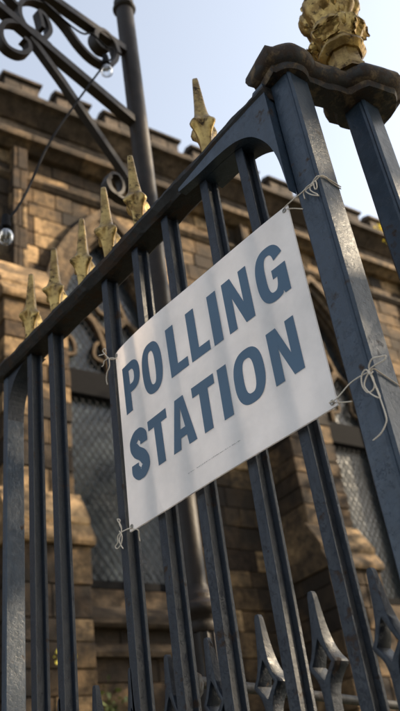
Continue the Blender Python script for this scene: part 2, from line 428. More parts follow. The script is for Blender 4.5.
def cap_outline(off):
    ax = (CB-CA); Lc = ax.length; ax.normalize(); sd = Vector((ax.y, -ax.x))
    ra, rb = .070-off, .088-off
    def hw(t):
        h = .046-off
        if abs(t) < ra: h = max(h, math.sqrt(ra*ra-t*t))
        if abs(t-Lc) < rb: h = max(h, min(math.sqrt(rb*rb-(t-Lc)**2)*1.08, rb*.92))
        return h
    n = 56; P = []
    for i in range(n+1):
        t = -ra + (Lc+ra+rb)*(.5-.5*math.cos(math.pi*i/n)); P.append((t, .004 if i in (0, n) else hw(t)))
    return [tuple(CA + ax*t + sd*h) for t, h in P] + [tuple(CA + ax*t - sd*h) for t, h in P[::-1]]
bm = BM(); rings = []
for z, off in ((1.424, .040), (1.425, .020), (1.436, .016), (1.442, .016), (1.446, .006), (1.456, -.001), (1.470, -.004), (1.482, -.001), (1.490, .007), (1.494, .02)):
    rings.append([bm.verts.new((x + .0025*noise.noise(Vector((x*30, y*30, z*30))), y + .0025*noise.noise(Vector((x*30, y*30, z*30+5))), z + .004*noise.noise(Vector((x*22, y*22, 2))))) for x, y in cap_outline(off)])
m = len(rings[0])
for i in range(len(rings)-1):
    for k in range(m): bm.faces.new((rings[i][k], rings[i][(k+1)%m], rings[i+1][(k+1)%m], rings[i+1][k]))
bm.faces.new(rings[0][::-1]); bm.faces.new(rings[-1])
obj('cap', bm, M_cap, PIER, smooth=True, auto=38)
# crown finial: octagonal neck, collar, two tiers of curled leaves and a stem
CR = (-.604, 1.182)
bm = BM()
lathe(bm, *CR, [(1.55, .046), (1.566, .046), (1.57, .041), (1.622, .039), (1.626, .043)], 8)
lathe(bm, *CR, [(1.622, .043), (1.628, .050), (1.636, .056), (1.644, .056), (1.650, .048), (1.668, .043)], 32, lambda th, z: 1+.03*math.cos(8*th))
lathe(bm, *CR, [(1.66, .040), (1.68, .047), (1.70, .058), (1.715, .060), (1.73, .048), (1.745, .050), (1.77, .064), (1.80, .068), (1.825, .058), (1.84, .042), (1.87, .036), (1.91, .032), (1.95, .038), (1.965, .030), (1.985, .016), (2.03, .010), (2.07, .004)], 48,
      lambda th, z: 1 + .16*abs(math.cos(2*th)) - .10*(1-abs(math.cos(4*th+.6)))*(1 if z < 1.86 else .3) + .03*noise.noise(Vector((math.cos(th)*3, math.sin(th)*3, z*30))))
def leaf(th, z0, r0, out, up, w, curl):
    """an acanthus leaf: thick strip rising from the stem and curling over"""
    d = Vector((math.cos(th), math.sin(th), 0)); s = Vector((-math.sin(th), math.cos(th), 0)); c0 = Vector((CR[0], CR[1], z0)) + d*r0
    path = [c0, c0 + d*out*.35 + Vector((0, 0, up*.45)), c0 + d*out*.8 + Vector((0, 0, up*.85)), c0 + d*(out*1.15) + Vector((0, 0, up*.95)), c0 + d*(out*1.3) + Vector((0, 0, up*.75)), c0 + d*(out*1.2) + Vector((0, 0, up*(.75-curl)))]
    P = catmull(path, 4); L = len(P)
    ws = [w*(.55+.6*math.sin(math.pi*min(1, i/(L-1)*.9+.1)))*(1+.16*math.cos(i*1.7)) for i in range(L)]
    rings = []
    for i, p in enumerate(P):
        t = (P[min(i+1, L-1)]-P[max(i-1, 0)]).normalized(); nn = s.cross(t).normalized(); W = ws[i]
        ring = [p + s*W*u + nn*v for u, v in ((-1, .006), (-.5, -.001), (0, .006), (.5, -.001), (1, .006), (1, .012), (.5, .009), (0, .015), (-.5, .009), (-1, .012))]
        rings.append([bm.verts.new(q) for q in ring])
    for i in range(L-1):
        for k in range(10): bm.faces.new((rings[i][k], rings[i][(k+1)%10], rings[i+1][(k+1)%10], rings[i+1][k]))
    bm.faces.new(rings[0][::-1]); bm.faces.new(rings[-1])
def knob(th, z, r0, a, b, tilt=.5, sq=.75):
    """a rounded, grooved crocket: ellipsoid turned outwards and upwards"""
    m = bmesh.ops.create_icosphere(bm, subdivisions=3, radius=1.0)['verts']
    d = Vector((math.cos(th), math.sin(th), 0)); sd = Vector((-math.sin(th), math.cos(th), 0)); up = (Vector((0, 0, 1))*math.cos(tilt) + d*math.sin(tilt)); ou = d*math.cos(tilt) - Vector((0, 0, 1))*math.sin(tilt)
    c0 = Vector((CR[0], CR[1], z)) + d*r0
    for v in m:
        p = v.co.copy(); g = 1 - .24*(1-abs(math.cos(3.0*math.atan2(p.y, p.x+.6)*1.5)))**2 + .06*noise.noise(p*3+c0*40)
        v.co = c0 + (sd*p.y*a + ou*p.x*a*sq + up*p.z*b)*g
for k in range(4): knob(k*math.pi/2+.25, 1.700, .052, .034, .022, .9)
for k in range(4): knob(k*math.pi/2+.25+math.pi/4, 1.705, .044, .022, .026, .5)
for k in range(4): knob(k*math.pi/2+.45, 1.785, .050, .036, .042, .35)
for k in range(4): knob(k*math.pi/2+.45+math.pi/4, 1.765, .046, .022, .040, .2)
for k in range(4): knob(k*math.pi/2+.2, 1.93, .026, .020, .030, .3)
for k in range(4): leaf(k*math.pi/2+.25, 1.668, .040, .026, .030, .028, .22)
for k in range(4): leaf(k*math.pi/2+.45+math.pi/4, 1.76, .036, .022, .075, .016, .3)
bmesh.ops.recalc_face_normals(bm, faces=bm.faces)
bmesh.ops.translate(bm, verts=bm.verts, vec=(0, 0, -.072))
obj('crown_finial', bm, M_gold, PIER, smooth=True, auto=35)

# ------------------------------------------------------------------ THE SIGN
SY = .985; SX0 = -1.3625*SY; SZ1 = 1.097*SY; SW = .6285*SY; SH = .4685*SY; MM = SY/1000
SIGN = thing('polling_sign', 'white rectangular board lettered POLLING STATION in blue, tied to the bars', 'sign', (SX0+SW/2, SY, SZ1-SH+EYE))
def bow(x, z):
    u = min(1, max(0, (x-SX0)/SW)); v = min(1, max(0, (z-(SZ1-SH))/SH))
    return SY - .0125*v**1.4*math.sin(math.pi*u**.62) - .0025*math.sin(math.pi*u)*(1-v) + .0012*math.sin(u*9+v*3)
bm = BM(); nx, nz = 40, 28; G = {}
for s_, th in ((0, 0), (1, .004)):
    for i in range(nx+1):
        for j in range(nz+1):
            x = SX0 + SW*i/nx; z = SZ1-SH + SH*j/nz
            G[s_, i, j] = bm.verts.new((x, bow(x, z)+th, z))
for i in range(nx):
    for j in range(nz):
        bm.faces.new((G[0,i,j], G[0,i+1,j], G[0,i+1,j+1], G[0,i,j+1])); bm.faces.new((G[1,i,j], G[1,i,j+1], G[1,i+1,j+1], G[1,i+1,j]))
for i in range(nx):
    for j, f in ((0, 0), (nz, 1)): bm.faces.new([G[0,i,j], G[1,i,j], G[1,i+1,j], G[0,i+1,j]][::(1 if f == 0 else -1)])
for j in range(nz):
    for i, f in ((0, 1), (nx, 0)): bm.faces.new([G[0,i,j], G[1,i,j], G[1,i,j+1], G[0,i,j+1]][::(1 if f == 0 else -1)])
bmesh.ops.recalc_face_normals(bm, faces=bm.faces)
obj('board', bm, M_board, SIGN, smooth=True, auto=40)
for ex, ez in ((9, -9), (619, -9), (619, -459), (9, -459)):
    bm = BM(); xa = SX0+ex*MM; za = SZ1+ez*MM; ya = bow(xa, za)-.0007
    pr = [(xa+.0042*math.cos(a*math.pi/9), ya, za+.0042*math.sin(a*math.pi/9)) for a in range(19)]
    tube(bm, pr, .0011, 6, cap=False); bm.faces.new([bm.verts.new((p[0], ya+.0002, p[2])) for p in pr[:-1]])
    obj('eyelet', bm, M_filament, SIGN, smooth=True)
# --- letters as outlines in millimetres, baseline at 0
def se(cx, cy, rx, ry, a0, a1, n=20, e=2.5):
    out = []
    for i in range(n+1):
        a = R_(a0 + (a1-a0)*i/n); c, s = math.cos(a), math.sin(a)
        out.append((cx + rx*math.copysign(abs(c)**(2/e), c), cy + ry*math.copysign(abs(s)**(2/e), s)))
    return out
def L_I(w, h): return [[(0, 0), (w, 0), (w, h), (0, h)]]
def L_L(w, h): return [[(0, 0), (w, 0), (w, 24), (28, 24), (28, h), (0, h)]]
def L_T(w, h): a = w/2-14; return [[(a, 0), (a+28, 0), (a+28, h-24), (w, h-24), (w, h), (0, h), (0, h-24), (a, h-24)]]
def L_N(w, h): return [[(0, 0), (24, 0), (24, h*.60), (w-27, 0), (w, 0), (w, h), (w-24, h), (w-24, h*.40), (27, h), (0, h)]]
def L_A(w, h): c = w/2; return [[(0, 0), (27, 0), (30.5, 25), (w-30.5, 25), (w-27, 0), (w, 0), (c+15, h), (c-15, h)], [(c-8.5, 45), (c+8.5, 45), (c, h-25)]]
def L_O(w, h): return [se(w/2, h/2, w/2, h/2+2, 0, 360, 60)[:-1], se(w/2, h/2, w/2-27, h/2-20, 0, 360, 48, 2.8)[:-1]]
def L_P(w, h):
    return [[(0, 0), (28, 0), (28, h-80)] + se(w-38, h-40, 38, 40, -90, 90, 24, 2.4) + [(0, h)], [(28, h-58)] + se(w-37, h-39.5, 12, 18.5, -90, 90, 14, 2.4) + [(28, h-21)]]
def L_G(w, h):
    o = se(w/2, h/2, w/2, h/2+2, 24, 296, 50); i = se(w/2, h/2, w/2-27, h/2-19, 24, 325, 50, 2.8)
    return [o + [(w-19, 9), (w-16, 0), (w, 0), (w, h*.54), (w*.53, h*.54), (w*.53, h*.37), (w-27, h*.37)] + i[::-1]]
def L_S(w, h):
    P = catmull([(w-14, h*.665, 0), (w-14.5, h*.80, 0), (w/2, h-9.5, 0), (13.5, h*.775, 0), (w*.34, h*.58, 0), (w*.66, h*.42, 0), (w-13.5, h*.225, 0), (w/2, 9.5, 0), (14.5, h*.21, 0), (14, h*.345, 0)], 9)
    a, b = [], []
    for k, p in enumerate(P):
        t = (P[min(k+1, len(P)-1)]-P[max(k-1, 0)]).normalized(); nx_, ny_ = -t.y, t.x
        th = 13.7*abs(nx_)**1.5 + 11.8*abs(ny_)**1.5
        a.append((p.x+nx_*th, p.y+ny_*th)); b.append((p.x-nx_*th, p.y-ny_*th))
    return [a + b[::-1]]
def lettering(name, items, base):
    cu = bpy.data.curves.new(name, 'CURVE'); cu.dimensions = '2D'; cu.fill_mode = 'FRONT'
    for fn, x0, x1, h in items:
        for cont in fn(x1-x0, h):
            sp = cu.splines.new('POLY'); sp.points.add(len(cont)-1); sp.use_cyclic_u = True
            for k, (u, v) in enumerate(cont): sp.points[k].co = ((x0+u)/100, (base+v)/100, 0, 1)
    ob = bpy.data.objects.new('tmp', cu); C.objects.link(ob)
    me = bpy.data.meshes.new_from_object(ob); bpy.data.objects.remove(ob); bpy.data.curves.remove(cu)
    bm = BM(); bm.from_mesh(me); bpy.data.meshes.remove(me)
    for v in bm.verts:
        x = SX0 + v.co.x*100*MM; z = SZ1 + v.co.y*100*MM; v.co = (x, bow(x, z)-.0009, z)
    for f in bm.faces:
        f.normal_update()
        if f.normal.y > 0: f.normal_flip()
    return obj(name, bm, M_ink, SIGN)
H1, H2 = 128, 118
lettering('lettering', [(L_P, 30, 104, H1), (L_O, 113, 191, H1), (L_L, 215, 277, H1), (L_L, 288, 350, H1), (L_I, 362, 391, H1), (L_N, 411, 489, H1), (L_G, 509, 592, H1)], -190.5)
lettering('lettering', [(L_S, 30, 99, H2), (L_T, 107, 179, H2), (L_A, 186, 268, H2), (L_T, 271, 343, H2), (L_I, 355, 383, H2), (L_O, 398, 484, H2), (L_N, 503, 580, H2)], -365)
# the printer's line: too small to read in the photograph, so only its rhythm of strokes
bm = BM(); x = 223.0
while x < 387:
    w = random.uniform(.5, 1.0); h = random.choice((1.2, 1.2, 1.6, 2.0))
    if not (246 < x < 252):
        xa = SX0+x*MM; za = SZ1-425*MM; y = bow(xa, za)-.0009
        bm.faces.new([bm.verts.new(p) for p in ((xa, y, za), (xa+w*MM, y, za), (xa+w*MM, y, za+h*MM), (xa, y, za+h*MM))])
    x += w + random.choice((.5, .5, .6, 2.2))
obj('small_print', bm, M_small, SIGN)

# ------------------------------------------------------------------ STRINGS
def string_tie(label, strands, r=.0013):
    bm = BM()
    for st in strands:
        P = catmull(st, 16); prev = None; acc = 0; a_, b_ = [], []
        for i, p in enumerate(P):
            t = (P[min(i+1, len(P)-1)]-P[max(i-1, 0)]); t = t.normalized() if t.length > 1e-9 else Vector((0, 0, 1))
            q = (t.orthogonal() if prev is None else prev - t*prev.dot(t)).normalized(); prev = q; w = t.cross(q)
            if i: acc += (p-P[i-1]).length*2*math.pi/.0075
            o_ = (q*math.cos(acc) + w*math.sin(acc))*r*.55; a_.append(p+o_); b_.append(p-o_)
        tube(bm, a_, r*.62, 6); tube(bm, b_, r*.62, 6)
    first = Vector(strands[0][0]) + Vector((0, 0, EYE))
    o = obj('string_tie', bm, M_cotton, origin=first, smooth=True)
    tag(o, label, 'string', 'strings that hold the sign'); return o
def F(x, y, Y): return onY(x, y, Y)
def Q(x, y): return onX(x, y, -.6425)        # on the pier post's right face
# top right: sign corner -> round the pier post
string_tie('beige string knotted high on the gate post at the upper right sign corner', [
    [F(284, 208, .978), F(289, 203, .978), F(300, 194, .988), F(311, 184, .996), F(314.5, 179, .994), F(318, 176, .996), Q(325, 178), Q(332, 183), Q(341, 189)],
    [F(311, 184, .995), F(316, 180, .994), F(322, 175.5, .995), Q(330, 180), Q(341, 187)],
    [F(287, 209, .980), F(294, 208.5, .99), F(303, 209, .998)],
    [F(311, 184, .993), F(306, 188, .992), F(303.5, 193, .993), F(305, 199, .994)],
    [F(312, 183, .992), F(310, 189, .991), F(313, 192, .992), F(317, 194, .993), F(318, 196, .994)],
    [F(313, 182, .991), F(315, 189, .990), F(317, 187, .991), F(315.5, 181, .992), F(312, 184, .992)],
    [F(314, 184, .991), F(306, 190, .990), F(308, 193, .991), F(313, 195, .992), F(319, 195.5, .993)]])
# bottom right: bow on the pier post
KX, KY = 369.5, 371.5
string_tie('white string tied in a loose bow on the gate post low down', [
    [F(329, 403, .978), F(337, 398, .979), F(349, 384.5, .99), F(359, 377, .995), F(KX, KY, .993), F(374, 369, .994), Q(382, 374), Q(391, 380), Q(399, 385.5)],
    [F(332, 402, .981), F(340, 402.5, .99), F(352, 401.5, .998)],
    [F(KX, KY, .991), F(369, 365, .989), F(372.5, 358.5, .987), F(380, 356.5, .985), F(385.5, 355.5, .985), F(384, 360, .986), F(376, 364.5, .988), F(370.5, 368.5, .990), F(KX, KY+1, .991)],
    [F(KX, KY, .990), F(365, 370, .988), F(361.5, 376, .986), F(362.5, 386, .985), F(368, 392.5, .986), F(374, 388, .987), F(373.5, 379, .989), F(KX, KY, .991)],
    [F(KX, KY, .989), F(366, 378, .987), F(364.5, 386, .985), F(370, 393, .985), F(378, 397.5, .986), F(380, 396, .987), F(375, 384, .988), F(KX, KY+1, .990)],
    [F(KX, KY, .988), F(373, 380, .986), F(377, 390, .985), F(381.5, 402, .984), F(386, 416, .984), F(386, 423, .984), F(381, 433, .983), F(373, 440.5, .982)],
    [F(367.5, 370, .990), F(370, 374, .986), F(373, 371.5, .990)]])
# top left round the third bar
string_tie('short beige string with dangling ends at the upper left sign corner', [
    [F(117, 358.5, .980), F(112, 358, .986), F(108.5, 358.5, .992), F(107, 357, .994)],
    [F(108, 357.5, .991), F(103.5, 352.5, .990), F(103, 350, .990), F(105, 348.5, .990), F(106, 351, .991), F(104, 354, .991), F(99, 355.5, .990)],
    [F(108.5, 358, .990), F(104.5, 361, .989), F(103.5, 365, .989), F(102, 366.5, .989)],
    [F(109, 358.5, .990), F(109.5, 366, .989), F(107, 373, .989), F(106.5, 380, .989), F(107.5, 384.5, .989)],
    [F(109, 358.5, .992), F(111.5, 359.5, .997), F(115, 359, 1.003)]])
string_tie('looped beige string hanging from the lower left sign corner', [
    [F(131, 528, .981), F(126.5, 529.5, .988), F(121.5, 532, .992)],
    [F(121.5, 532, .991), F(121, 526, .990), F(118, 521, .990), F(117.5, 519, .990), F(120, 520, .990), F(119.5, 524, .990), F(121.8, 529, .991)],
    [F(121.5, 532, .990), F(118, 536, .989), F(118, 542, .989), F(115.5, 546.5, .989), F(117.5, 548.5, .989), F(121, 544, .989), F(122, 536, .989), F(119.5, 531, .990)],
    [F(121.5, 532, .991), F(119.5, 540, .988), F(121, 545, .988), F(123, 548.5, .988)],
    [F(131, 528.5, .984), F(138, 530, .988), F(139, 536, .999), F(140, 541, 1.001)]])

# ------------------------------------------------------------------ THE CHURCH
u_ = Vector((.11, .994, 0)).normalized(); w_ = Vector((-u_.y, u_.x, 0)); WO = Vector((-9.664, 0, 0))
WF = Matrix(((u_.x, w_.x, 0, WO.x), (u_.y, w_.y, 0, WO.y), (0, 0, 1, 0), (0, 0, 0, 1)))
CHF = WF                                              # wall frame: x along the facade, y into it, z relative to the eye
CH = thing('gothic_church', 'sooty sandstone gothic church side with battlements, buttresses and lattice windows', 'church', M=Matrix.Translation(WO) @ WF.to_3x3().to_4x4())
def cobj(name, bm, mat, parent=None, smooth=False, auto=None): return obj(name, bm, mat, parent or CH, frame=CHF, smooth=smooth, auto=auto)
GZ = -EYE
S0, S1 = -6.0, 27.0
BAY = 4.95; BC = [4.875 + BAY*k for k in range(-2, 5)]; WC = [6.575 + BAY*k for k in range(-2, 4)]
WH = .86; SPR = 7.55; SILL = 3.0; APX = 9.75               # opening half width, spring line, sill, apex
def archx(z, off=0.0):
    """half width of the opening grown by off at height z (pointed arch of two arcs)"""
    if z < SILL - off: return None
    if z <= SPR: return WH + off
    rise = APX-SPR; Rr = (rise*rise + WH*WH)/(2*WH)       # radius of each arc
    ro = Rr + off; d = ro*ro - (z-SPR)**2
    if d <= 0: return None
    h = math.sqrt(d) - (Rr-WH)
    return h if h > 0 else None
def archpath(off=0.0, n=14, sill=None):
    z0 = SILL if sill is None else sill; rise = APX-SPR; Rr = (rise*rise+WH*WH)/(2*WH); ro = Rr+off; dx = Rr-WH
    top = math.acos(dx/ro); L = [(-(WH+off), z0)]
    L += [(dx - ro*math.cos(top*i/n), SPR + ro*math.sin(top*i/n)) for i in range(n+1)]
    return L + [(-x, z) for x, z in L[::-1][1:]]
# backing wall with exact holes, as thin strips
bm = BM(); lay = bm.loops.layers.float_color.new('tone')
def quad(a, b, z0, z1, c=None, d=None, y=.05, t=.5):
    if c is None: c, d = a, b
    f = bm.faces.new([bm.verts.new(p) for p in ((a, y, z0), (b, y, z0), (d, y, z1), (c, y, z1))])
    for l in f.loops: l[lay] = (t, t, t, 1)
nz_ = 150; zt = 11.2
for j in range(nz_):
    za = GZ + (zt-GZ)*j/nz_; zb = GZ + (zt-GZ)*(j+1)/nz_; ha = archx(za, .2); hb = archx(zb, .2)
    if ha is None and hb is None: quad(S0, S1, za, zb); continue
    ha = ha or 0; hb = hb or 0; pa = pb = S0
    for c in WC: quad(pa, c-ha, za, zb, pb, c-hb); pa = c+ha; pb = c+hb
    quad(pa, S1, za, zb, pb, S1)
quad(S0, S1, zt, 13.0)
back = cobj('backing_wall', bm, M_mortar)
# ashlar courses
bm = BM(); lay = bm.loops.layers.float_color.new('tone'); rnd = random.Random(3)
def tone(r): return min(1, max(0, r.gauss(.48, .30)))
def courses(z0, z1, r, lo=.24, hi=.40):
    z = z0; out = []
    while z < z1-.05:
        h = r.uniform(lo, hi)
        if z1-z-h < lo*.7: h = z1-z
        out.append((z, z+h)); z += h
    return out
for (za, zb) in courses(GZ, 11.15, rnd):
    zm = (za+zb)/2; g = .0045
    h = max([x for x in (archx(za+.02, .22), archx(zb-.02, .22)) if x is not None] or [0])
    iv = []; p = S0+2
    if h > 0:
        for c in WC: iv.append((p, c-h)); p = c+h
    iv.append((p, S1-4))
    for a, b in iv:
        x = a
        while x < b-.02:
            L = rnd.uniform(.3, .85)
            if b-x-L < .3: L = b-x
            cbox(bm, x+g, x+L-g, rnd.uniform(-.014, .014), .10, za+g+rnd.uniform(-.003, .004), zb-g+rnd.uniform(-.004, .003), .010, lay, tone(rnd)); x += L
cobj('ashlar_wall', bm, M_stone)
# returns, rear body and roof so the building is solid from any side
bm = BM(); lay = bm.loops.layers.float_color.new('tone')
for a in ((S0, S0+.4, .06, 12, GZ, 12.7), (S1-.4, S1, .06, 12, GZ, 12.7), (S0+.4, S1-.4, 11.6, 12, GZ, 12.7)):
    for f in box(bm, *a):
        for l in f.loops: l[lay] = (.5,)*3+(1,)
cobj('end_walls', bm, M_stone)
bm = BM(); prism(bm, [(.6, 12.2), (11.4, 12.2), (6, 13.0)], lambda a, b, t: (t, a, b), S0+.4, S1-.4); cobj('roof', bm, M_roof)

# buttresses: each a part, in three stages with weathered set-offs
def prof_slab(bm, prof, s0, s1, lay, t):
    fs = prism(bm, prof, lambda a, b, q: (q, a, b), s0, s1)
    for f in fs:
        for l in f.loops: l[lay] = (t, t, t, 1)
for c in BC:
    bm = BM(); lay = bm.loops.layers.float_color.new('tone'); r = random.Random(int(c*10))
    def stage(hw, y0, z0, z1, lo=.26, hi=.40):
        for za, zb in courses(z0, z1, r, lo, hi):
            xs = [c-hw, c+hw]; cut = r.uniform(.3, .7)
            spl = [c-hw, c-hw + 2*hw*cut, c+hw] if r.random() < .8 else [c-hw, c-hw+2*hw*.32, c-hw+2*hw*.66, c+hw]
            ys = [y0, y0*r.uniform(.35, .65), .0]
            for i in range(len(spl)-1):
                for j in range(2):
                    j1 = r.uniform(-.010, .010); j2 = r.uniform(-.010, .010)
                    cbox(bm, spl[i]+.004+(j1 if i == 0 else 0), spl[i+1]-.004+(j2 if i == len(spl)-2 else 0), ys[j]+(r.uniform(-.012, .012) if j == 0 else .004), ys[j+1]-.004, za+.005, zb-.005, .012, lay, tone(r))
    stage(.62, -1.16, GZ, .2); stage(.53, -1.08, .2, 3.42)
    prof_slab(bm, [(-1.16, .2), (-1.16, .26), (-1.08, .36), (0, .36), (0, .2)], c-.60, c+.60, lay, .5)
    stage(.50, -.80, 4.2, 7.2)
    # set-off of two sloping drips; paler tone puts sunlight into their colour
    prof_slab(bm, [(0, 3.42), (-1.14, 3.42), (-1.16, 3.46), (-1.16, 3.50), (-1.00, 3.78), (-1.00, 3.70), (0, 3.70)], c-.57, c+.57, lay, .8)
    prof_slab(bm, [(0, 3.70), (-1.04, 3.70), (-1.06, 3.74), (-1.06, 3.80), (-.80, 4.22), (0, 4.22)], c-.555, c+.555, lay, .95)
    # upper set-off, sunlit look again set by a paler tone
    prof_slab(bm, [(0, 7.2), (-.86, 7.2), (-.88, 7.24), (-.88, 7.30), (-.64, 7.62), (-.64, 7.56), (0, 7.56)], c-.54, c+.54, lay, .8)
    prof_slab(bm, [(0, 7.56), (-.68, 7.56), (-.70, 7.62), (-.22, 8.35), (0, 8.35)], c-.50, c+.42, lay, .9)
    stage(.13, -.22, 8.35, 11.1, .3, .5)
    bt = cobj('buttress', bm, M_stone)
# mouldings along the wall
def course_strip(name, prof, mat, s0=S0+2, s1=S1-4, seed=1):
    bm = BM(); lay = bm.loops.layers.float_color.new('tone'); r = random.Random(seed); x = s0
    while x < s1:
        L = r.uniform(.7, 1.3); dy = r.uniform(-.006, .006)
        prof_slab(bm, [(a+dy, b) for a, b in prof], x+.003, min(x+L, s1)-.003, lay, r.random()); x += L
    return cobj(name, bm, mat)
course_strip('cornice', [(.05, 11.12), (-.12, 11.12), (-.26, 11.2), (-.36, 11.22), (-.38, 11.30), (-.36, 11.36), (-.06, 11.50), (.05, 11.50)], M_trim, seed=2)
course_strip('frieze', [(.05, 11.50), (-.02, 11.50), (-.02, 11.95), (.05, 11.95)], M_parapet, seed=3)
course_strip('string_course', [(.05, 11.95), (-.06, 11.95), (-.36, 12.14), (-.48, 12.16), (-.50, 12.24), (-.48, 12.29), (-.10, 12.40), (.05, 12.40)], M_parapet, seed=4)
course_strip('plinth', [(.1, .5), (-.16, .5), (-.16, .56), (-.02, .72), (.1, .72)], M_trim, seed=6)
# second moulding beneath the cornice and one at impost height
course_strip('moulding', [(.05, 10.42), (-.03, 10.42), (-.10, 10.50), (-.11, 10.55), (-.02, 10.64), (.05, 10.64)], M_trim, seed=9)
# battlements
bm = BM(); lay = bm.loops.layers.float_color.new('tone'); r = random.Random(12)
x = S0+2
while x < S1-4:
    L = r.uniform(.6, 1.0); cbox(bm, x+.004, x+L-.004, -.06+r.uniform(-.006, .006), .3, 12.402, 12.54, .01, lay, r.random()); x += L
cobj('parapet_wall', bm, M_parapet)
k = -9
while 4.62+1.07*k < S1-5:
    a = 4.62 + 1.07*k; b = a + .74; k += 1
    if a < S0+2: continue
    bm = BM(); lay = bm.loops.layers.float_color.new('tone')
    m = a + r.uniform(.25, .5)
    cbox(bm, a+.02, m-.003, -.055, .28, 12.545, 13.12, .012, lay, r.random()); cbox(bm, m+.003, b-.02, -.055+r.uniform(-.006, .006), .28, 12.545, 13.12, .012, lay, r.random())
    prof_slab(bm, [(-.12, 13.13), (-.13, 13.18), (-.08, 13.22), (.10, 13.30), (.33, 13.20), (.33, 13.13)], a-.03, b+.03, lay, r.random())
    prof_slab(bm, [(-.11, 12.545), (-.12, 12.59), (-.07, 12.62), (.10, 12.66), (.32, 12.60), (.32, 12.545)], b+.0, a+1.07-.0, lay, r.random())
    cobj('merlon', bm, M_parapet)

# windows: stone frame, hood, tracery, transom, glass, lattice
def ring(bm, c, o1, o2, y0, y1, lay, t=.5, sill=None):
    A = archpath(o1, sill=sill); B = archpath(o2, sill=sill); n = len(A)
    vs = [[bm.verts.new((c+x, y, z)) for x, z in P] for P in (A, B) for y in (y0, y1)]   # A0 A1 B0 B1
    fs = []
    for i in range(n-1):
        fs += [bm.faces.new((vs[0][i], vs[0][i+1], vs[1][i+1], vs[1][i])), bm.faces.new((vs[2][i], vs[3][i], vs[3][i+1], vs[2][i+1])), bm.faces.new((vs[0][i], vs[2][i], vs[2][i+1], vs[0][i+1])), bm.faces.new((vs[1][i], vs[1][i+1], vs[3][i+1], vs[3][i]))]
    for e in (0, n-1): fs.append(bm.faces.new((vs[0][e], vs[1][e], vs[3][e], vs[2][e])))
    for f in fs:
        tt = t + .25*math.sin(f.calc_center_median().z*7+f.calc_center_median().x*5)
        for l in f.loops: l[lay] = (tt, tt, tt, 1)
SQ = [(-1, -1), (1, -1), (1, 1), (-1, 1)]
ALL_LAY = None
